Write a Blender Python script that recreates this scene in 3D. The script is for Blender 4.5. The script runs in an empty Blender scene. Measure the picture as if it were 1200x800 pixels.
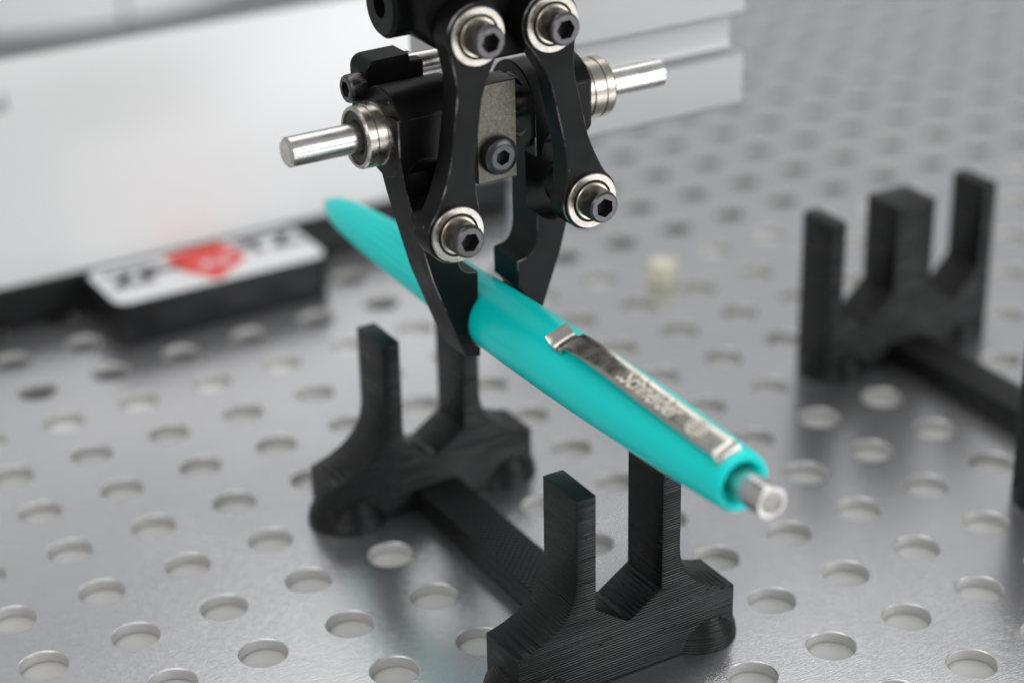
import bpy, bmesh, math, random
from mathutils import Vector, Matrix
import numpy as np

random.seed(7)
S = 0.016            # one hole pitch of the plate = 16 mm; everything below is written in pitches
scn = bpy.context.scene
COL = scn.collection

# ------------------------------------------------------------------ camera
cam = bpy.data.objects.new('camera', bpy.data.cameras.new('camera'))
COL.objects.link(cam)
scn.camera = cam
Rw = Matrix(((0.85959501, -0.51064282, -0.01844769), (-0.23653365, -0.36565014, -0.90019543), (0.45293294, 0.778167, -0.43509524)))
CAM = Vector((-4.68161519, -17.69245083, 12.0908742))
bl = Matrix.Diagonal((1, -1, -1)) @ Rw
cam.matrix_world = Matrix.Translation(CAM * S) @ bl.transposed().to_4x4()
cam.data.sensor_fit = 'HORIZONTAL'
cam.data.sensor_width = 22.3
cam.data.lens = 2424.59 / 1200 * 22.3
cam.data.clip_start = 0.01
cam.data.clip_end = 20
cam.data.dof.use_dof = True
cam.data.dof.focus_distance = 20.5 * S
cam.data.dof.aperture_fstop = 5.3
cam.data.dof.aperture_blades = 0

# ------------------------------------------------------------------ room light
W = bpy.data.worlds.new('World')
scn.world = W
W.use_nodes = True
W.node_tree.nodes['Background'].inputs[0].default_value = (0.96, 0.98, 1.0, 1)
W.node_tree.nodes['Background'].inputs[1].default_value = 0.46


def area(name, loc, aim, sx, sy, power, col=(1, 1, 1)):
    l = bpy.data.lights.new(name, 'AREA')
    l.shape = 'RECTANGLE'; l.size = sx; l.size_y = sy; l.energy = power; l.color = col
    o = bpy.data.objects.new(name, l); COL.objects.link(o)
    o.location = loc
    o.rotation_euler = (Vector(aim) - Vector(loc)).to_track_quat('-Z', 'Y').to_euler()
    return o


area('ceiling_lamp', (0.0, 0.35, 1.5), (0.1, 0, 0), 1.4, 0.6, 6.5, (1, 0.985, 0.96))
area('ceiling_lamp', (0.95, 0.9, 1.4), (0.1, 0, 0), 1.2, 0.5, 4, (1, 0.985, 0.96))
area('front_light', (-0.75, -1.0, 0.95), (0.08, 0.1, 0.03), 1.0, 0.7, 6.5, (0.99, 0.99, 1))  # added fill lamp to brighten the white panel and housing, not a window
area('front_light', (0.85, -1.15, 0.5), (0.08, 0, 0.02), 1.0, 0.6, 10.5, (0.97, 0.985, 1))  # bright window at the front right

scn.view_settings.view_transform = 'Standard'
scn.view_settings.look = 'None'
scn.view_settings.exposure = 0
scn.view_settings.gamma = 1
scn.view_settings.use_curve_mapping = False


# ------------------------------------------------------------------ materials
def mat(name, col=(.5, .5, .5), rough=.5, metal=0., spec=.5, **kw):
    m = bpy.data.materials.new(name); m.use_nodes = True
    b = m.node_tree.nodes['Principled BSDF']
    b.inputs['Base Color'].default_value = (*col, 1)
    b.inputs['Roughness'].default_value = rough
    b.inputs['Metallic'].default_value = metal
    b.inputs['Specular IOR Level'].default_value = spec
    for k, v in kw.items(): b.inputs[k.replace('_', ' ')].default_value = v
    return m


def nd(m, t, **kw):
    n = m.node_tree.nodes.new(t)
    for k, v in kw.items(): setattr(n, k, v)
    return n


def lk(m, a, b): m.node_tree.links.new(a, b)


def coords(m, scale=(1, 1, 1), rot=(0, 0, 0)):
    c = nd(m, 'ShaderNodeTexCoord'); mp = nd(m, 'ShaderNodeMapping')
    mp.inputs['Scale'].default_value = [s / S for s in scale]
    mp.inputs['Rotation'].default_value = rot
    lk(m, c.outputs['Object'], mp.inputs['Vector'])
    return mp.outputs['Vector']


def noise(m, vec, scale=1., detail=3., rough=.5):
    n = nd(m, 'ShaderNodeTexNoise')
    n.inputs['Scale'].default_value = scale; n.inputs['Detail'].default_value = detail; n.inputs['Roughness'].default_value = rough
    lk(m, vec, n.inputs['Vector'])
    return n.outputs['Fac']


def maprange(m, v, a, b, c, d):
    n = nd(m, 'ShaderNodeMapRange')
    for i, x in enumerate((a, b, c, d)): n.inputs[i + 1].default_value = x
    lk(m, v, n.inputs[0])
    return n.outputs[0]


def mathn(m, op, a, b):
    n = nd(m, 'ShaderNodeMath', operation=op)
    for i, x in enumerate((a, b)):
        if isinstance(x, (int, float)): n.inputs[i].default_value = x
        else: lk(m, x, n.inputs[i])
    return n.outputs[0]


def bump(m, h, strength, dist):
    n = nd(m, 'ShaderNodeBump')
    n.inputs['Strength'].default_value = strength; n.inputs['Distance'].default_value = dist * S
    lk(m, h, n.inputs['Height'])
    b = m.node_tree.nodes['Principled BSDF']
    lk(m, n.outputs[0], b.inputs['Normal'])


def bsdf(m): return m.node_tree.nodes['Principled BSDF']


def colmix(m, f, a, b):
    n = nd(m, 'ShaderNodeMix', data_type='RGBA')
    lk(m, f, n.inputs[0])
    n.inputs[6].default_value = (*a, 1); n.inputs[7].default_value = (*b, 1)
    lk(m, n.outputs[2], bsdf(m).inputs['Base Color'])


# rolled, lightly scuffed aluminium sheet
m_plate = mat('aluminium_sheet', (.57, .57, .585), .22, 1.)
v = coords(m_plate, (2.2, 7, 4), (0, 0, .1)); n1 = noise(m_plate, v, 3, 5, .65)
v2 = coords(m_plate, (1, 1, 1)); n2 = noise(m_plate, v2, .5, 4, .6)
v3 = coords(m_plate, (9, 60, 20), (0, 0, .06)); n3 = noise(m_plate, v3, 1, 3, .7)
r_ = mathn(m_plate, 'ADD', maprange(m_plate, n1, .3, .7, .12, .20), maprange(m_plate, n2, .3, .7, -.02, .02))
lk(m_plate, r_, bsdf(m_plate).inputs['Roughness'])
colmix(m_plate, maprange(m_plate, n2, .35, .65, 0, 1), (.63, .632, .645), (.68, .68, .69))
bump(m_plate, n3, .24, .008)

# a second, satin lobe: rolled sheet scatters as well as mirrors
b2 = nd(m_plate, 'ShaderNodeBsdfPrincipled'); b2.inputs['Metallic'].default_value = 1; b2.inputs['Roughness'].default_value = .58
b2.inputs['Base Color'].default_value = (.58, .58, .595, 1)
lk(m_plate, bsdf(m_plate).inputs['Normal'].links[0].from_socket, b2.inputs['Normal'])
mx = nd(m_plate, 'ShaderNodeMixShader'); mx.inputs[0].default_value = .2
lk(m_plate, bsdf(m_plate).outputs[0], mx.inputs[1]); lk(m_plate, b2.outputs[0], mx.inputs[2])
lk(m_plate, mx.outputs[0], [n for n in m_plate.node_tree.nodes if n.type == 'OUTPUT_MATERIAL'][0].inputs['Surface'])

m_holewall = mat('punched_edge', (.52, .51, .49), .45, .4)
v = coords(m_holewall, (10, 10, 30)); bump(m_holewall, noise(m_holewall, v, 1.2, 4, .6), .4, .02)
lk(m_holewall, maprange(m_holewall, noise(m_holewall, v, .6, 3), .3, .7, .35, .6), bsdf(m_holewall).inputs['Roughness'])

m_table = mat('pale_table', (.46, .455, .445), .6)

# black printed plastic, layer lines along x and y
def printed(name, base=.005):
    m = mat(name, (base, base, base * 1.03), .38, 0., .26)
    w = nd(m, 'ShaderNodeTexWave'); w.bands_direction = 'Z'
    w.inputs['Scale'].default_value = 11; w.inputs['Distortion'].default_value = .25; w.inputs['Detail'].default_value = 1
    lk(m, coords(m), w.inputs['Vector'])
    a = noise(m, coords(m, (.3, .3, 30)), 1, 3, .6)
    b = noise(m, coords(m, (1.5, 1.5, 14)), 1, 4, .65)
    g_ = noise(m, coords(m, (.45, .45, 36)), 1, 2, .5)      # missed layers: thin dark gaps
    gap = maprange(m, g_, .28, .35, -1.1, 0)
    h = mathn(m, 'ADD', mathn(m, 'MULTIPLY', w.outputs['Fac'], .5), mathn(m, 'MULTIPLY', a, .9))
    h = mathn(m, 'ADD', h, gap)
    h = mathn(m, 'ADD', h, mathn(m, 'MULTIPLY', b, .5))
    # glossy pips and stringing
    vo = nd(m, 'ShaderNodeTexVoronoi'); vo.inputs['Scale'].default_value = 7.5; lk(m, coords(m, (1, 1, 1)), vo.inputs['Vector'])
    pip = maprange(m, vo.outputs['Distance'], .04, .13, 1, 0)
    h = mathn(m, 'ADD', h, mathn(m, 'MULTIPLY', pip, 1.1))
    bump(m, h, .65, .02)
    c = noise(m, coords(m, (1.2, 1.2, 5)), 1, 4, .65)
    lk(m, maprange(m, c, .35, .65, .22, .42), bsdf(m).inputs['Roughness'])
    return m


m_print = printed('black_printed_plastic')
m_printtop = mat('black_printed_infill', (.008, .008, .0085), .4, 0, .35)
def wave(m, rot, sc):
    v = coords(m, (1, 1, 1), (0, 0, rot)); w = nd(m, 'ShaderNodeTexWave'); w.inputs['Scale'].default_value = sc
    lk(m, v, w.inputs['Vector']); return w.outputs['Fac']
bump(m_printtop, mathn(m_printtop, 'ADD', wave(m_printtop, .785, 5.), wave(m_printtop, -.785, 5.)), .9, .014)

def anod(name, base, rough):
    m = mat(name, (base, base, base), rough, 0, .13)
    v = coords(m, (20, 20, 20)); a = noise(m, v, 1, 3, .6)
    bump(m, a, .12, .01)
    v2 = coords(m, (2, 2, 2)); c = noise(m, v2, 1, 5, .6)
    lk(m, maprange(m, c, .3, .7, rough - .08, rough + .08), bsdf(m).inputs['Roughness'])
    # dust specks and worn spots
    vo = nd(m, 'ShaderNodeTexVoronoi'); vo.inputs['Scale'].default_value = 3.2; lk(m, coords(m, (1, 1, 1)), vo.inputs['Vector'])
    f = maprange(m, vo.outputs['Distance'], .035, .05, 1, 0)
    colmix(m, f, (base, base, base), (.16, .16, .15))
    return m


m_anod = anod('black_anodised_aluminium', .004, .38)
m_anod2 = anod('black_anodised_links', .004, .4)
m_edge = mat('worn_edge', (.02, .02, .02), .4, .3)
colmix(m_edge, maprange(m_edge, noise(m_edge, coords(m_edge, (2.5, 2.5, 2.5)), 1, 4, .7), .48, .66, 0, 1), (.006, .006, .006), (.30, .29, .27))

def steel(name, col=(.62, .6, .57), rough=.22, axis=(1, 1, 1), bs=.1):
    m = mat(name, col, rough, 1.)
    v = coords(m, [6 * a for a in axis]); a = noise(m, v, 1.5, 4, .6)
    lk(m, maprange(m, a, .3, .7, rough - .06, rough + .1), bsdf(m).inputs['Roughness'])
    bump(m, a, bs, .006)
    return m


m_rod = steel('ground_steel', (.60, .585, .56), .25, (.6, .6, .6), .0)
m_bear = steel('bearing_steel', (.40, .37, .33), .28, (2, 2, 2), .02)
m_bear2 = steel('bearing_steel_inner', (.52, .47, .38), .3, (2, 2, 2), .02)
m_seal = mat('bearing_seal', (.03, .03, .03), .5)
m_screw = steel('blackened_screw', (.10, .095, .097), .34, (4, 4, 4), .15)
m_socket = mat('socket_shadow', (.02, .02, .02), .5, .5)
m_plateC = steel('tarnished_steel', (.24, .225, .19), .42, (3, 3, 3), .35)
vo = nd(m_plateC, 'ShaderNodeTexNoise'); vo.inputs['Scale'].default_value = 34; vo.inputs['Detail'].default_value = 5; vo.inputs['Roughness'].default_value = .8
lk(m_plateC, coords(m_plateC), vo.inputs['Vector'])
colmix(m_plateC, maprange(m_plateC, vo.outputs['Fac'], .58, .72, 0, 1), (.10, .095, .08), (.36, .33, .25))
m_clip = steel('plated_steel', (.48, .465, .43), .25, (.5, .5, .5), .0)
m_engr = mat('engraved_letters', (.78, .74, .64), .5, .2)
m_extr = mat('clear_anodised_aluminium', (.45, .455, .455), .42, .3)
v = coords(m_extr, (12, 30, 30)); a = noise(m_extr, v, 1, 4, .7); bump(m_extr, a, .22, .012)

m_pen = mat('turquoise_plastic', (.0015, .71, .66), .32, 0, .32, Subsurface_Weight=.15, Subsurface_Scale=.002)
bsdf(m_pen).inputs['Subsurface Radius'].default_value = (.2, 1, 1)
v = coords(m_pen, (9, .5, 9)); bump(m_pen, noise(m_pen, v, 1, 2), .05, .02)

m_white = mat('white_gloss_sheet', (.85, .845, .84), .3, 0, .35)
m_whiteb = mat('white_painted_housing', (.88, .88, .88), .4)
m_black = mat('black_moulded_plastic', (.008, .008, .0085), .4, 0, .28)
v = coords(m_black, (25, 25, 25)); bump(m_black, noise(m_black, v, 1, 2), .15, .01)
m_sticker = mat('white_sticker', (.72, .725, .735), .35)
m_ink = mat('black_print', (.02, .02, .022), .45)
m_grey = mat('grey_print', (.16, .18, .2), .5)
m_red = mat('red_print', (.70, .035, .025), .4)
m_pale = mat('frosted_cream_plastic', (.97, .95, .78), .12, 0, .5, Transmission_Weight=.35)


# ------------------------------------------------------------------ mesh helpers (all in pitches)
class MB:
    def __init__(s): s.bm = bmesh.new()

    def add(s, verts, faces, smooth=False, mi=0):
        vs = [s.bm.verts.new(v) for v in verts]
        for f in faces:
            try:
                fc = s.bm.faces.new([vs[i] for i in f]); fc.smooth = smooth; fc.material_index = mi
            except ValueError: pass
        return s

    def box(s, a, b, bev=0., seg=2, mi=0):
        (x0, y0, z0), (x1, y1, z1) = a, b
        t = bmesh.new()
        bmesh.ops.create_cube(t, size=1)
        for v in t.verts: v.co = Vector(((x0 + x1) / 2 + v.co.x * (x1 - x0), (y0 + y1) / 2 + v.co.y * (y1 - y0), (z0 + z1) / 2 + v.co.z * (z1 - z0)))
        if bev: bmesh.ops.bevel(t, geom=list(t.edges), offset=bev, segments=seg, profile=.5, affect='EDGES')
        return s.merge(t, mi)

    def merge(s, t, mi=0):
        for f in t.faces: f.material_index = mi if mi else f.material_index
        me = bpy.data.meshes.new('tmp'); t.to_mesh(me); t.free(); s.bm.from_mesh(me); bpy.data.meshes.remove(me)
        return s

    def lathe(s, prof, o, ax, seg=48, mi=0, closed=False, knurl=None):
        """prof: (distance along axis, radius) points; o, ax: axis start and direction"""
        ax = Vector(ax).normalized(); o = Vector(o)
        u = ax.orthogonal().normalized()
        if abs(ax.z) < .9: u = (Vector((0, 0, 1)) - ax * ax.z).normalized()
        w = ax.cross(u)
        n = len(prof); vs = []
        for j, (t, r) in enumerate(prof):
            for k in range(seg):
                an = 2 * math.pi * k / seg
                rr = r * (1 - (.03 if (knurl and j in knurl and k % 2) else 0))
                vs.append(o + ax * t + (u * math.cos(an) + w * math.sin(an)) * rr)
        fs = [(j * seg + k, j * seg + (k + 1) % seg, ((j + 1) % n) * seg + (k + 1) % seg, ((j + 1) % n) * seg + k)
              for j in range(n if closed else n - 1) for k in range(seg)]
        s.add(vs, fs, False, mi)
        return s

    def extrude(s, outline, y0, y1, bev=.0, holes=(), seg=1, mi=0, plane='xz'):
        """flat outline in x,z (plane xz) pushed from y0 to y1 with rounded edges"""
        cu = bpy.data.curves.new('tmp', 'CURVE'); cu.dimensions = '2D'; cu.fill_mode = 'BOTH'
        for pts in (outline, *holes):
            sp = cu.splines.new('POLY'); sp.points.add(len(pts) - 1); sp.use_cyclic_u = True
            for p, q in zip(sp.points, pts): p.co = (q[0], q[1], 0, 1)
        th = abs(y1 - y0)
        cu.extrude = th / 2 - bev; cu.bevel_depth = bev; cu.bevel_resolution = seg - 1; cu.offset = -bev
        ob = bpy.data.objects.new('tmp', cu); COL.objects.link(ob)
        dg = bpy.context.evaluated_depsgraph_get()
        me = bpy.data.meshes.new_from_object(ob.evaluated_get(dg))
        bpy.data.objects.remove(ob); bpy.data.curves.remove(cu)
        ym = (y0 + y1) / 2
        for v in me.vertices:
            x, y, z = v.co
            v.co = (x, ym - z, y) if plane == 'xz' else (x, y, ym + z)
        t = bmesh.new(); t.from_mesh(me); bpy.data.meshes.remove(me)
        bmesh.ops.remove_doubles(t, verts=t.verts, dist=1e-5)
        for f in t.faces: f.material_index = mi
        return s.merge(t, mi)


def root_of(o):
    while o.parent: o = o.parent
    return o


def world_p(o):
    v = Vector((0, 0, 0))
    while o: v += o.location; o = o.parent
    return v / S


def tag(o, label=None, cat=None, group=None, kind=None):
    if label: o['label'] = label
    if cat: o['category'] = cat
    if group: o['group'] = group
    if kind: o['kind'] = kind
    return o


def empty(name, at):
    o = bpy.data.objects.new(name, None); COL.objects.link(o)
    o.empty_display_size = .01; o.location = Vector(at) * S
    return o


def obj(name, mb, mats, parent=None, at=None, sharp=35, local=False):
    """link a mesh; its vertices are world pitches (or local ones round `at`)"""
    bm = mb.bm
    if not isinstance(mats, (list, tuple)): mats = [mats]
    bmesh.ops.recalc_face_normals(bm, faces=bm.faces)
    pw = world_p(parent) if parent else Vector((0, 0, 0))
    at = Vector(at) if at is not None else (pw if parent else Vector((0, 0, 0)))
    off = Vector((0, 0, 0)) if local else at
    for v in bm.verts: v.co = (v.co - off) * S
    me = bpy.data.meshes.new(name); bm.to_mesh(me); bm.free()
    for m in mats: me.materials.append(m)
    for p in me.polygons: p.use_smooth = True
    me.set_sharp_from_angle(angle=math.radians(sharp))
    o = bpy.data.objects.new(name, me); COL.objects.link(o)
    if parent: o.parent = parent
    o.location = (at - pw) * S
    return o


def copy_obj(o, parent, at):
    c = o.copy(); COL.objects.link(c); c.parent = parent
    c.location = (Vector(at) - world_p(parent)) * S
    return c


def arc(cx, cy, r, a0, a1, n=12):
    return [(cx + r * math.cos(math.radians(a0 + (a1 - a0) * i / n)), cy + r * math.sin(math.radians(a0 + (a1 - a0) * i / n))) for i in range(n + 1)]


def circle(cx, cy, r, n=40): return arc(cx, cy, r, 0, 360 - 360 / n, n - 1)


def wear_edges(mb, axis=1):
    """give the small bevels of a flat part the rubbed-edge material (slot 1)"""
    bmesh.ops.recalc_face_normals(mb.bm, faces=mb.bm.faces)
    for f in mb.bm.faces:
        if .25 < abs(f.normal[axis]) < .93 and f.calc_area() < .02: f.material_index = 1
    return mb


def text_mesh(body, size, shear=0., weight=0.):
    cu = bpy.data.curves.new('tmp', 'FONT'); cu.body = body; cu.size = size; cu.shear = shear; cu.offset = weight
    cu.align_x = 'CENTER'; cu.align_y = 'CENTER'; cu.resolution_u = 4
    ob = bpy.data.objects.new('tmp', cu); COL.objects.link(ob)
    me = bpy.data.meshes.new_from_object(ob.evaluated_get(bpy.context.evaluated_depsgraph_get()))
    bpy.data.objects.remove(ob); bpy.data.curves.remove(cu)
    vs = [tuple(v.co) for v in me.vertices]; fs = [tuple(p.vertices) for p in me.polygons]
    bpy.data.meshes.remove(me)
    return vs, fs


# ------------------------------------------------------------------ the perforated plate and the table under it
def build_plate():
    N = 32; RH = .25; TH = .12
    i0, i1, j0, j1 = -6, 34, -8, 28
    sq = []
    per = N // 4
    for k in range(N):
        an = 2 * math.pi * (k + .5) / N - math.pi / 4 - math.pi / N
        c, s_ = math.cos(an), math.sin(an)
        q = max(abs(c), abs(s_)); sq.append((c / q * .5, s_ / q * .5))
    ang = [2 * math.pi * k / N - math.pi / 4 for k in range(N)]
    ci = np.array([(math.cos(a), math.sin(a)) for a in ang])
    ring = [np.c_[np.array(sq), np.zeros(N)], np.c_[ci * (RH + .014), np.zeros(N)], np.c_[ci * (RH + .004), np.full(N, -.006)],
            np.c_[ci * RH, np.full(N, -.018)], np.c_[ci * RH, np.full(N, -TH)]]
    cell = np.concatenate(ring)
    quads = []; mi = []; sm = []
    for r in range(4):
        for k in range(N):
            quads.append((r * N + k, r * N + (k + 1) % N, (r + 1) * N + (k + 1) % N, (r + 1) * N + k))
            mi.append(1 if r >= 2 else 0); sm.append(r >= 1)
    quads = np.array(quads)
    cells = [(i, j) for i in range(i0, i1) for j in range(j0, j1)]
    off = np.array([(i, j, 0) for i, j in cells], float)
    V = (cell[None] + off[:, None]).reshape(-1, 3)
    F = (quads[None] + (np.arange(len(cells)) * len(cell))[:, None, None]).reshape(-1, 4)
    # plain margins outwards
    b = [(-60, -60), (i0 - .5, -60), (i1 - .5, -60), (90, -60)]
    X = [-60, i0 - .5, i1 - .5, 90]; Y = [-60, j0 - .5, j1 - .5, 90]
    V = list(map(tuple, V)); F = list(map(tuple, F)); mi = mi * len(cells); sm = sm * len(cells)
    for a in range(3):
        for c in range(3):
            if a == 1 and c == 1: continue
            n = len(V)
            V += [(X[a], Y[c], 0), (X[a + 1], Y[c], 0), (X[a + 1], Y[c + 1], 0), (X[a], Y[c + 1], 0)]
            F.append((n, n + 1, n + 2, n + 3)); mi.append(0); sm.append(False)
    me = bpy.data.meshes.new('perforated_plate')
    me.from_pydata([(x * S, y * S, z * S) for x, y, z in V], [], F)
    me.materials.append(m_plate); me.materials.append(m_holewall)
    me.polygons.foreach_set('material_index', mi); me.polygons.foreach_set('use_smooth', sm)
    me.update()
    o = bpy.data.objects.new('perforated_plate', me); COL.objects.link(o)
    tag(o, 'silver perforated aluminium plate with round holes in square rows', 'plate', kind='structure')


build_plate()
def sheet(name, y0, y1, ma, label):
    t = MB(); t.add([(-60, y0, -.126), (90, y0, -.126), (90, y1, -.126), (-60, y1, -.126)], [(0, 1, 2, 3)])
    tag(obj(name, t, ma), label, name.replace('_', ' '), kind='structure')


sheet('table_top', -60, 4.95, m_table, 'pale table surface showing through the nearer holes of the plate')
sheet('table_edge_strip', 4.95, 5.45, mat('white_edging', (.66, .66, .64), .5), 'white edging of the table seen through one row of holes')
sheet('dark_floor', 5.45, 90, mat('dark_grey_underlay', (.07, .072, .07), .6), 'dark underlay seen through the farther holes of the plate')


# ------------------------------------------------------------------ black printed stands pegged into the plate
def foot(parent, x, y, r=.455):
    m = MB()
    m.lathe([(-.13, 0), (-.13, .235), (.004, .235), (.004, r), (.03, r), (.12, r - .02), (.25, r - .09), (.36, r - .18), (.46, r - .3), (.46, 0)], (x, y, 0), (0, 0, 1), 40)
    return obj('foot', m, m_print, parent, sharp=50)


def arc3(p0, p1, p2, n=10):
    return [((1 - t) ** 2 * p0[0] + 2 * t * (1 - t) * p1[0] + t * t * p2[0], (1 - t) ** 2 * p0[1] + 2 * t * (1 - t) * p1[1] + t * t * p2[1]) for t in [i / n for i in range(n + 1)]]


def prof_fork(cx):
    e, zt = 1.29, 2.18
    R_ = [(.61, zt)] + arc3((.61, 1.28), (.62, .80), (1.20, .63), 12) + [(e, .61), (e, .012)]
    L_ = [(-x, z) for x, z in R_][::-1]
    pts = L_ + [(-.385, zt), (-.385, .90), (-.03, .645), (.03, .645), (.385, .88), (.385, zt)] + R_
    return [(cx + x, z) for x, z in pts]


def prof_block(cx):
    e, zt = 1.345, 2.17
    R_ = [(e, zt), (e, .012)]
    L_ = [(-x, z) for x, z in R_][::-1]
    pts = L_ + [(-1.13, zt), (-1.13, 1.02), (-.78, .68), (-.70, .68), (-.31, 1.0), (-.31, zt), (.31, zt), (.31, 1.0), (.70, .68), (.78, .68), (1.13, 1.02), (1.13, zt)] + R_
    return [(cx + x, z) for x, z in pts]


def stand(cx, prof, label, feet_dx):
    t = empty('pen_stand', (cx, -1, 0))
    tag(t, label, 'stand', 'black printed stands pegged into the plate')
    for y in (1.0, -3.0):
        m = MB(); m.extrude(prof(cx), y - .31, y + .31, .018, seg=2)
        obj('fork_end' if prof is prof_fork else 'post_end', m, m_print, t, sharp=28)
        for d in (-feet_dx, feet_dx): foot(t, cx + d, y)
    m = MB(); m.box((cx - .275, -2.695, .006), (cx + .275, .695, .30), .02)
    for f in m.bm.faces:
        if f.normal.z > .9: f.material_index = 1
    obj('connecting_bar', m, [m_print, m_printtop], t)


stand(4.97, prof_fork, 'black printed stand with two-pronged forks directly under the turquoise pen', 1.0)
stand(12.0, prof_block, 'black printed stand with square middle post beyond the pen, standing empty', 1.0)

# ------------------------------------------------------------------ turquoise ball pen
def axis(y): return Vector((4.97, y, 2.905 + (3.12 - y) / 8.74 * .155))


pen = empty('ballpoint_pen', axis(-1))
tag(pen, 'turquoise ballpoint pen with metal clip, held between the black gripper fingers', 'pen')
d = (axis(-5) - axis(3)).normalized()
o_ = axis(3.12)
prof = [(0, .02), (.02, .075), (.06, .11), (.2, .155), (.5, .20), (.95, .237), (1.5, .268), (2.2, .298), (3.0, .325), (3.8, .345), (4.5, .357), (5.3, .36), (6.0, .355), (6.7, .343), (7.4, .322), (7.9, .302), (8.1, .292),
        (8.16, .286), (8.195, .272), (8.20, .255), (8.195, .215), (8.18, .20), (8.02, .195), (8.02, .10)]
m = MB(); m.lathe(prof, o_, d, 120)
m.bm.verts.ensure_lookup_table()
for q in m.bm.verts:      # shallow grip flutes along the front half
    tt = (q.co - o_).dot(d)
    if .3 < tt < 3.1:
        c_ = o_ + d * tt; rv = q.co - c_
        w_ = min(1, (tt - .3) / .3) * min(1, (3.1 - tt) / .3)
        an = math.atan2(rv.z, rv.x)
        rv *= 1 - .055 * w_ * (0.5 + .5 * math.cos(an * 20)) ** 3
        q.co = c_ + rv
obj('barrel', m, m_pen, pen, sharp=50)
m = MB(); m.lathe([(-.10, .012), (-.09, .04), (0.0, .06), (.04, .07)], o_, d, 24)
obj('writing_tip', m, m_bear, pen)
m = MB(); m.lathe([(7.95, .05), (7.95, .15), (8.54, .15), (8.59, .152), (8.61, .148), (8.62, .142), (8.62, .128), (8.60, .122), (8.595, .0)], o_, d, 48)
pb = obj('push_button', m, m_rod, pen)
m = MB(); m.lathe([(8.597, .120), (8.606, .08), (8.601, .0)], o_, d, 32)
obj('button_face', m, steel('button_face_steel', (.26, .25, .23), .4, (3, 3, 3), .3), pb)

PHI = math.radians(20)
out = Vector((-math.sin(PHI), 0, math.cos(PHI))); tan = Vector((math.cos(PHI), 0, math.sin(PHI)))
path = [(-2.235, .475), (-2.255, .45), (-2.285, .41), (-2.34, .375), (-2.40, .367), (-2.46, .378), (-2.505, .41), (-2.53, .452), (-2.56, .478), (-2.62, .492), (-2.8, .502), (-3.0, .500), (-3.2, .487), (-3.5, .455), (-3.8, .425),
        (-4.2, .392), (-4.6, .365), (-4.90, .352), (-4.955, .345), (-4.985, .325), (-4.995, .29), (-4.995, .20)]


def clip_at(y):
    for (a, r0), (b, r1) in zip(path, path[1:]):
        if b <= y <= a: return r0 + (r1 - r0) * (a - y) / (a - b)
    return .35


m = MB(); vs = []; fs = []
TH = .022
for i, (y, r) in enumerate(path):
    p0 = path[max(0, i - 1)]; p1 = path[min(len(path) - 1, i + 1)]
    tv = Vector((p1[0] - p0[0], p1[1] - p0[1])).normalized(); nv = Vector((-tv.y, tv.x))   # in (y, rho)
    if nv.y < 0 and i < 18: nv = -nv
    if i >= 18: nv = Vector((tv.y, -tv.x)) if Vector((tv.y, -tv.x)).x < 0 else Vector((-tv.y, tv.x))
    if i < 6 : nv = Vector((-tv.y, tv.x)) if Vector((-tv.y, tv.x)).y > 0 else Vector((tv.y, -tv.x))
    hw = .135 if i < 8 else .128
    for side in (0, 1):
        yy, rr = y + nv.x * TH * (.5 - side), r + nv.y * TH * (.5 - side)
        c = axis(yy) + out * rr
        arcz = 0.003
        for u in (-1, -.9, -.4, .4, .9, 1):
            vs.append(c + tan * (u * hw) + out * (arcz * (1 - u * u) - (.006 if abs(u) == 1 else 0)))
for i in range(len(path) - 1):
    for side in (0, 1):
        for k in range(5):
            a = i * 12 + side * 6 + k
            fs.append((a, a + 1, a + 13, a + 12))
    for k in (0, 5):
        a = i * 12 + k; fs.append((a, a + 6, a + 18, a + 12))
for i in (0, len(path) - 1):
    for k in range(5):
        a = i * 12 + k; fs.append((a, a + 1, a + 7, a + 6))
m.add(vs, fs)
clip = obj('clip', m, m_clip, pen, sharp=50)


def on_clip(vs, y0):
    r = []
    for x, y, z in vs:
        yy = y0 - x; c = axis(yy) + out * (clip_at(yy) + TH / 2 + .010) + tan * y
        r.append(c)
    return r


vs, fs = text_mesh('.Schneider', .27, .3, .0035)
m = MB(); m.add(on_clip([(x * .77, y, z) for x, y, z in vs], -3.84), fs)
obj('lettering', m, m_engr, clip)
m = MB()
def ring(cx, ra, rb, ha, hb, n=28):
    a = [(cx + ra * math.cos(t), ha * math.sin(t), 0) for t in [2 * math.pi * i / n for i in range(n)]]
    b = [(cx + rb * math.cos(t), hb * math.sin(t), 0) for t in [2 * math.pi * i / n for i in range(n)]]
    m.add(on_clip(a + b, -4.56), [(i, (i + 1) % n, n + (i + 1) % n, n + i) for i in range(n)])
ring(0, .125, .108, .095, .080); ring(0, .066, .050, .092, .078)
for h in (-.04, 0, .04):
    m.add(on_clip([(-.11, h - .007, 0), (.11, h - .007, 0), (.11, h + .007, 0), (-.11, h + .007, 0)], -4.56), [(0, 1, 2, 3)])
obj('emblem', m, m_engr, clip)

# ------------------------------------------------------------------ gripper
g = empty('robot_gripper', (4.975, -.5, 2.6))
tag(g, 'black two-finger gripper with silver rods and socket screws, clamping the turquoise pen', 'gripper')
RY, RZ = -.46, 5.115


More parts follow.
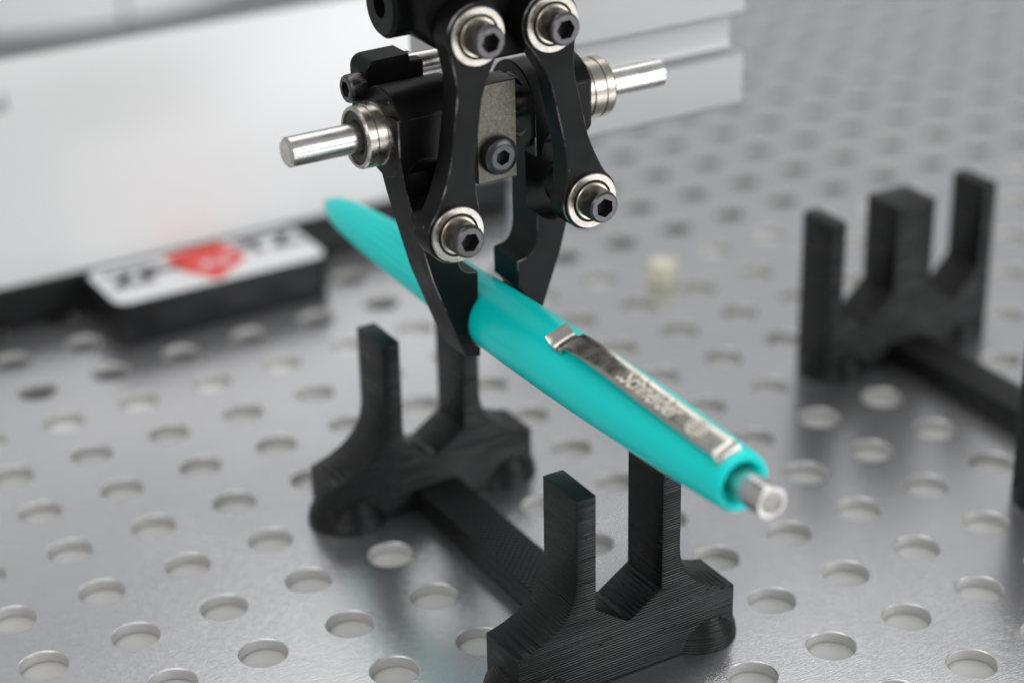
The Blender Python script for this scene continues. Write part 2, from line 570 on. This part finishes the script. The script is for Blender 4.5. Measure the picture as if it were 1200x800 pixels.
def screw_head(r=.168, L=.19, sock=.088, knurl=True):
    """socket cap screw head along -y, its underside at local origin"""
    m = MB(); seg = 96; hexr = sock / math.cos(math.pi / 6)
    prof = [(0, 0), (0, r), (L * .72, r), (L * .86, r * .985), (L * .95, r * .93), (L, r * .84)]
    m.lathe(prof, (0, 0, 0), (0, -1, 0), seg, 0, knurl=(1, 2) if knurl else None)
    m.extrude(circle(0, 0, r * .845, 48), -L - .0005, -L + .02, .0, holes=[arc(0, 0, hexr, 10, 310, 5)[:6]])
    hx = arc(0, 0, hexr, 10, 310, 5)[:6]
    vs = [(x, -L + .001, z) for x, z in hx] + [(x, -L * .42, z) for x, z in hx] + [(0, -L * .36, 0)]
    m.add(vs, [(i, (i + 1) % 6, 6 + (i + 1) % 6, 6 + i) for i in range(6)] + [(6 + i, 6 + (i + 1) % 6, 12) for i in range(6)], mi=1)
    return m


pivots = [((4.485, 6.24), (4.205, 4.30)), ((5.305, 6.225), (5.745, 4.315))]


def carve(a, b):
    obs = []
    for q in (a, b):
        bmesh.ops.remove_doubles(q.bm, verts=q.bm.verts, dist=1e-5); bmesh.ops.recalc_face_normals(q.bm, faces=q.bm.faces)
        me = bpy.data.meshes.new('tmp'); q.bm.to_mesh(me); q.bm.free()
        ob = bpy.data.objects.new('tmp', me); COL.objects.link(ob); obs.append(ob)
    md = obs[0].modifiers.new('b', 'BOOLEAN'); md.object = obs[1]; md.operation = 'DIFFERENCE'; md.solver = 'EXACT'; md.use_self = True
    me = bpy.data.meshes.new_from_object(obs[0].evaluated_get(bpy.context.evaluated_depsgraph_get()))
    r = MB(); r.bm.from_mesh(me); bpy.data.meshes.remove(me)
    for ob in obs:
        d_ = ob.data; bpy.data.objects.remove(ob); bpy.data.meshes.remove(d_)
    return r


def finger(mirror):
    c = 4.975
    fx = (lambda x: 2 * c - x) if mirror else (lambda x: x)
    groove = arc(4.97, 2.985, .362, 228, 132, 10)
    pts = [(3.90, 5.345), (3.90, 4.95), (3.93, 4.72), (3.985, 4.46), (4.125, 3.92), (4.215, 3.58), (4.31, 3.32), (4.55, 2.68), (4.585, 2.63), (4.745, 2.60), (4.745, 2.70)]
    pts += groove + [(4.742, 3.27), (4.742, 3.56), (4.62, 3.585)] + arc3((4.62, 3.585), (4.515, 3.62), (4.50, 3.84), 8)[1:] + [(4.50, 4.5), (4.52, 5.345)]
    P = [(fx(x), z) for x, z in pts]
    if mirror: P = P[::-1]
    h = circle(fx(4.19), 4.67, .225, 32)
    m = MB()
    m.extrude(P, -.85, -.35, .012, holes=[h])
    m.lathe([(0, 0), (0, .23), (.1, .23), (.1, 0)], (fx(4.19), -.60, 4.67), (0, 1, 0), 32)
    pv = pivots[1 if mirror else 0][1]
    if mirror:      # clearance for the link end
        cut = MB(); cut.extrude([(pv[0] - .40, 4.66)] + arc(pv[0], pv[1], .40, 180, 360, 24) + [(pv[0] + .40, 4.66)], -1.0, -.63)
        m = carve(m, cut)
    o = obj('finger', wear_edges(m), [m_anod, m_edge], g, sharp=30)
    # hub round the rod, front flattened flush with the finger plate
    x0, x1 = (5.40, 6.12) if mirror else (3.92, 4.64)
    R_ = .46; d_ = .388
    a0 = math.degrees(math.acos(d_ / R_))
    ol = [(RY + x, RZ + y) for x, y in arc(0, 0, R_, 180 - a0, -180 + a0, 44)]     # (y,z), open on the -y side
    m = MB(); n = len(ol); bore = .34 if mirror else .30
    ce = (RY, RZ)
    inn = []
    for k, (yy, zz) in enumerate(ol):
        an = math.atan2(zz - RZ, yy - RY); inn.append((RY + bore * math.cos(an), RZ + bore * math.sin(an)))
    cen = [(RY + .015 * 0 + (yy - RY) * .972, RZ + (zz - RZ) * .972) for yy, zz in ol]
    rings = [[(x0 + .25, *q) for q in inn], [(x0, *q) for q in inn], [(x0, *q) for q in cen], [(x0 + .014, *q) for q in ol],
             [(x1 - .014, *q) for q in ol], [(x1, *q) for q in cen], [(x1, *q) for q in inn], [(x1 - .25, *q) for q in inn]]
    vs = [p for r in rings for p in r]
    fs = []
    for r in range(len(rings) - 1):
        for k in range(n):
            fs.append((r * n + k, r * n + (k + 1) % n, (r + 1) * n + (k + 1) % n, (r + 1) * n + k))
    m.add(vs, fs)
    hb = obj('hub', m, m_anod, o, sharp=30)
    if mirror:
        m = MB(); m.lathe([(0, .335), (.0, .30), (.05, .29), (.06, .24), (.06, .16)], (x0 + .03, RY, RZ), (1, 0, 0), 48)
        obj('bore_ring', m, m_screw, o)
    # linear bearing at the outer end of the hub
    bx, dr = (x1, 1) if mirror else (x0, -1)
    L = .36 if mirror else .30
    m = MB()
    m.lathe([(-.12, .30), (.0, .30), (.0, .312), (.075, .318), (.085, .300), (.10, .300), (.11, .315), (L * .62, .316), (L * .64, .303), (L * .69, .303), (L * .71, .316), (L - .02, .315), (L, .302), (L, .272), (L - .02, .268)], (bx, RY, RZ), (dr, 0, 0), 64)
    be = obj('linear_bearing', m, m_bear, o, sharp=30)
    m = MB(); m.lathe([(L - .022, .27), (L - .022, .22), (L - .03, .21), (L - .03, .19), (L - .022, .18), (L - .06, .153)], (bx, RY, RZ), (dr, 0, 0), 48)
    obj('bearing_seal', m, m_seal, o)
    return o


finger(False)
finger(True)
m = MB(); r = .152
m.lathe([(0, 0), (0, r - .03), (.03, r), (4.33, r), (4.36, r - .03), (4.36, 0)], (2.87, RY, RZ), (1, 0, 0), 56)
obj('guide_rod', m, m_rod, g)


def link(top, bot):
    a, b = Vector(top), Vector(bot); dv = (b - a).normalized(); nv = Vector((-dv.y, dv.x)); L = (b - a).length
    R_ = .315; w = .138
    def side(sg):
        pts = []
        # round end at a, fillet to waist, fillet to round end at b
        for t in [i / 14 for i in range(15)]:
            pass
        tilt = 52
        p = [a + (nv * sg) * R_ * math.sin(math.radians(q)) - dv * R_ * math.cos(math.radians(q)) for q in range(0, 128, 8)]
        q1 = p[-1]; k1 = a + dv * (.42) + nv * sg * (w + .02); k2 = a + dv * .62 + nv * sg * w
        p += [Vector(z) for z in arc3(q1, k1, k2, 6)[1:]]
        qe = b + nv * sg * R_ * math.sin(math.radians(127)) + dv * R_ * math.cos(math.radians(127))
        k3 = b - dv * .70 + nv * sg * w; k4 = b - dv * .44 + nv * sg * (w + .02)
        p += [k3] + [Vector(z) for z in arc3(k3, k4, qe, 6)[1:]]
        p += [b + nv * sg * R_ * math.sin(math.radians(q)) + dv * R_ * math.cos(math.radians(q)) for q in range(120, -1, -8)]
        return p
    A = side(1); B = side(-1)
    P = A + B[::-1][1:-1]
    m = MB(); m.extrude([tuple(p) for p in P], -1.395, -1.12, .012)
    # spacers back to the finger and palm
    for c in (a, b): m.lathe([(0, .0), (0, .2), (.29, .2), (.29, 0)], (c.x, -1.125, c.y), (0, 1, 0), 32)
    return obj('link', wear_edges(m), [m_anod2, m_edge], g, sharp=30)


def flange_bearing():
    m = MB()
    m.lathe([(0, .27), (0, .288), (.035, .288), (.045, .280), (.045, .222), (.035, .218), (.012, .214)], (0, 0, 0), (0, -1, 0), 64)
    m.lathe([(.012, .215), (.010, .20)], (0, 0, 0), (0, -1, 0), 64, 2)
    m.lathe([(.010, .202), (.055, .198), (.065, .190), (.065, .15), (.04, .14)], (0, 0, 0), (0, -1, 0), 64, 1)
    return m


proto_b = proto_s = None
for top, bot in pivots:
    lo = link(top, bot)
    for c in (top, bot):
        at = (c[0], -1.395, c[1])
        if proto_b is None:
            proto_b = obj('flange_bearing', flange_bearing(), [m_bear, m_bear2, m_seal], lo, at=at, local=True, sharp=30)
            proto_s = obj('cap_screw', screw_head(L=.215), [m_screw, m_socket], lo, at=(c[0], -1.455, c[1]), local=True, sharp=30)
        else:
            copy_obj(proto_b, lo, at); s_ = copy_obj(proto_s, lo, (c[0], -1.455, c[1]))
            s_.rotation_euler = (0, random.uniform(0, 1), 0)

# centre plate with its screw
m = MB(); m.box((4.70, -.97, 4.555), (5.155, -.66, 5.58), .010, 1)
cp = obj('centre_plate', m, m_plateC, g, sharp=30)
m = MB(); seg = 48
m.lathe([(0, 0), (0, .198), (.05, .200), (.09, .185), (.115, .15), (.118, .12)], (0, 0, 0), (0, -1, 0), seg)
hx = arc(0, 0, .082, 20, 320, 5)
m.extrude(circle(0, 0, .122, 40), -.1185, -.10, 0, holes=[hx])
m.add([(x, -.117, z) for x, z in hx] + [(x, -.03, z) for x, z in hx] + [(0, -.02, 0)], [(i, (i + 1) % 6, 6 + (i + 1) % 6, 6 + i) for i in range(6)] + [(6 + i, 6 + (i + 1) % 6, 12) for i in range(6)], mi=1)
obj('button_screw', m, [mat('black_oxide', (.018, .018, .02), .28), m_socket], cp, at=(4.925, -.97, 4.835), local=True, sharp=30)

# palm above the fingers
m = MB()
pr_ = [(4.10, 7.6), (4.10, 6.42)] + arc3((4.12, 6.30), (4.22, 5.98), (4.62, 5.86), 8) + [(4.85, 5.86), (5.30, 5.86)] + arc3((5.36, 5.88), (5.60, 5.96), (5.62, 6.3), 6) + [(5.62, 7.6)]
m.extrude(pr_, -1.10, -.25, .03, seg=2)
pm = obj('palm', m, m_anod, g, sharp=35)
m = MB(); m.lathe([(.0, 0), (.0, .12), (-.18, .12), (-.18, .28), (-.14, .32), (.5, .32)], (4.14, -.45, 6.38), (1, 0, 0), 40)
obj('side_boss', m, m_anod, pm)
# rear slide block, its cap screw, the second rod
m = MB()
m.extrude([(3.95, 5.18), (3.95, 5.58)] + arc(4.07, 5.60, .12, 180, 90, 6) + [(4.44, 5.725), (4.46, 5.645), (4.60, 5.64), (4.60, 5.18)], -.10, .26, .015)
sb = obj('slide_block', m, m_anod, g, sharp=35)
s_ = copy_obj(proto_s, sb, (3.96, .02, 5.445)); s_.rotation_euler = (0, 0, -math.pi / 2); s_.scale = (.86, .86, .86)
m = MB(); m.lathe([(0, 0), (0, .125), (1.9, .125), (1.9, 0)], (4.5, .12, 5.53), (1, 0, 0), 40)
obj('guide_rod', m, m_rod, g)

# ------------------------------------------------------------------ aluminium profile behind the gripper
e = empty('aluminium_profile', (7.2, 2.0, 3.8))
tag(e, 'silver slotted aluminium profile crossing behind the gripper', 'profile')
m = MB()
F0, BK = 1.2, 2.0
xs0, xs1 = 5.54, 9.57
# section in (y,z)
sec = [(F0 + .05, 3.80), (F0, 3.87), (F0, 4.445), (F0 + .02, 4.465), (F0 + .27, 4.475), (F0 + .29, 4.52), (F0 + .29, 4.90), (F0 + .27, 4.95), (F0 + .015, 4.955), (F0, 4.975), (F0, 6.9), (BK, 6.9), (BK, 3.80)]
cu_pts = sec
vs = []; n = len(sec)
for x, sc in ((xs0, 0), (xs1 - .012, 0), (xs1, 1)):
    for yy, zz in sec: vs.append((x, yy + (.012 * (1 if yy < 2 else -1) if sc else 0), zz))
fs = []
for r in range(2):
    for k in range(n): fs.append((r * n + k, r * n + (k + 1) % n, (r + 1) * n + (k + 1) % n, (r + 1) * n + k))
m.add(vs, fs)
m.bm.edges.ensure_lookup_table()
for lo_, hi_ in ((xs0 - .001, xs0 + .001), (xs1 - .001, xs1 + .001)):
    bmesh.ops.triangle_fill(m.bm, use_beauty=True, edges=[q for q in m.bm.edges if all(lo_ < w_.co.x < hi_ for w_ in q.verts)])
obj('extruded_bar', m, m_extr, e, sharp=25)

# ------------------------------------------------------------------ white panel on a black base
p = empty('display_panel', (5, 8.2, 0))
tag(p, 'large white glossy panel leaning back on a black base behind the sticker case', 'panel')
LEAN = math.radians(15); PB = Vector((0, 8.08, .56)); H_ = 3.06
up = Vector((0, math.sin(LEAN), math.cos(LEAN))); nn = Vector((0, -math.cos(LEAN), math.sin(LEAN)))
PX0, PX1 = -2.0, 10.3
def on_panel(x, h, d=0): return Vector((x, 0, 0)) + PB + up * h + nn * d
m = MB(); m.box((PX0, 7.975, .004), (PX1 + .02, 8.80, .585), .04)
obj('base', m, m_black, p)
m = MB(); tb = bmesh.new(); bmesh.ops.create_cube(tb, size=1)
for v in tb.verts: v.co = on_panel((PX0 + PX1) / 2 + v.co.x * (PX1 - PX0), H_ / 2 - .02 + v.co.z * H_, -.08 - v.co.y * .16)
bmesh.ops.bevel(tb, geom=list(tb.edges), offset=.02, segments=2, affect='EDGES', profile=.5); m.merge(tb)
obj('white_sheet', m, m_white, p)
vs, fs = text_mesh('level', .36)
m = MB(); m.add([on_panel(2.57 + x, 2.47 + y, .004) for x, y, z in vs], fs)
obj('lettering', m, m_grey, p)

# ------------------------------------------------------------------ black case with a printed sticker
c = empty('sticker_case', (5, 7.4, 0))
tag(c, 'black case with rounded corners and a white sticker bearing a red badge', 'case')
X0, X1, Y0, Y1, ZT = 3.39, 6.57, 6.64, 7.96, .59
def rrect(x0, x1, y0, y1, r): return arc(x1 - r, y1 - r, r, 0, 90, 6) + arc(x0 + r, y1 - r, r, 90, 180, 6) + arc(x0 + r, y0 + r, r, 180, 270, 6) + arc(x1 - r, y0 + r, r, 270, 360, 6)
m = MB(); m.extrude(rrect(X0, X1, Y0, Y1, .22), .004, ZT, .03, seg=2, plane='xy')
obj('case_body', m, m_black, c)
m = MB(); m.extrude(rrect(X0 + .03, X1 - .03, Y0 + .03, Y1 - .02, .2), ZT - .01, ZT + .012, .004, plane='xy')
st = obj('sticker', m, m_sticker, c)
zz = ZT + .015
m = MB(); m.add([(4.53, 7.84, zz), (4.95, 7.92, zz), (5.42, 7.92, zz), (5.56, 7.24, zz), (4.90, 6.70, zz), (4.56, 7.28, zz)], [(0, 1, 2, 3, 4, 5)])
obj('red_badge', m, m_red, st)
def flat_text(body, size, x, y, ma, z, w=.01, rot=0.):
    vs, fs = text_mesh(body, size, 0, w); m = MB(); ca, sa = math.cos(rot), math.sin(rot)
    m.add([(x + a * ca - b * sa, y + a * sa + b * ca, z) for a, b, _ in vs], fs); return obj('lettering', m, ma, st)
flat_text('ZP', .70, 3.98, 7.40, m_ink, zz, .035)
flat_text('TZ', .70, 6.02, 7.52, m_ink, zz, .035)
flat_text('x.z', .40, 5.10, 7.32, m_sticker, zz + .004, .012)
m = MB(); m.add([(4.36, 7.36, zz), (4.66, 7.36, zz), (4.68, 7.50, zz), (4.36, 7.50, zz)], [(0, 1, 2, 3)]); m.add([(5.56, 7.50, zz), (5.76, 7.50, zz), (5.76, 7.62, zz), (5.52, 7.62, zz)], [(0, 1, 2, 3)])
obj('dash_mark', m, m_ink, st)

# ------------------------------------------------------------------ round white housing far behind the panel
h = empty('round_housing', (8.73, 27.2, 0))
tag(h, 'round white housing with a vertical seam standing behind the panel', 'housing')
m = MB(); m.lathe([(.092, 0), (.092, 6.55), (.06, 6.66), (.2, 6.68), (9, 6.68), (9.2, 6.5), (9.2, 0)], (8.73, 27.2, 0), (0, 0, 1), 128)
obj('shell', m, m_whiteb, h)
m = MB(); m.lathe([(.003, 0), (.003, 10.5), (.05, 10.55), (.09, 10.5), (.09, 6.4)], (8.73, 27.2, 0), (0, 0, 1), 96)
obj('grey_base', m, mat('dark_grey_rubber', (.17, .172, .18), .6), h)
m = MB(); an = math.radians(-89)
cx, cy = 8.73 + 6.685 * math.cos(an), 27.2 + 6.685 * math.sin(an)
m.box((cx - .06, cy - .02, .1), (cx + .06, cy + .05, 8.9), .01, 1)
obj('seam_strip', m, mat('grey_seam', (.42, .42, .43), .5), h)

# ------------------------------------------------------------------ small pale block on the plate
k = MB(); k.box((-.17, -.17, 0), (.17, .17, .34), .03, 2)
o = obj('plastic_block', k, m_pale, None, at=(10.68, 4.42, .002), local=True)
o.rotation_euler = (0, 0, .55)
tag(o, 'small pale cream block lying on the plate between the pen and the empty stand', 'block')
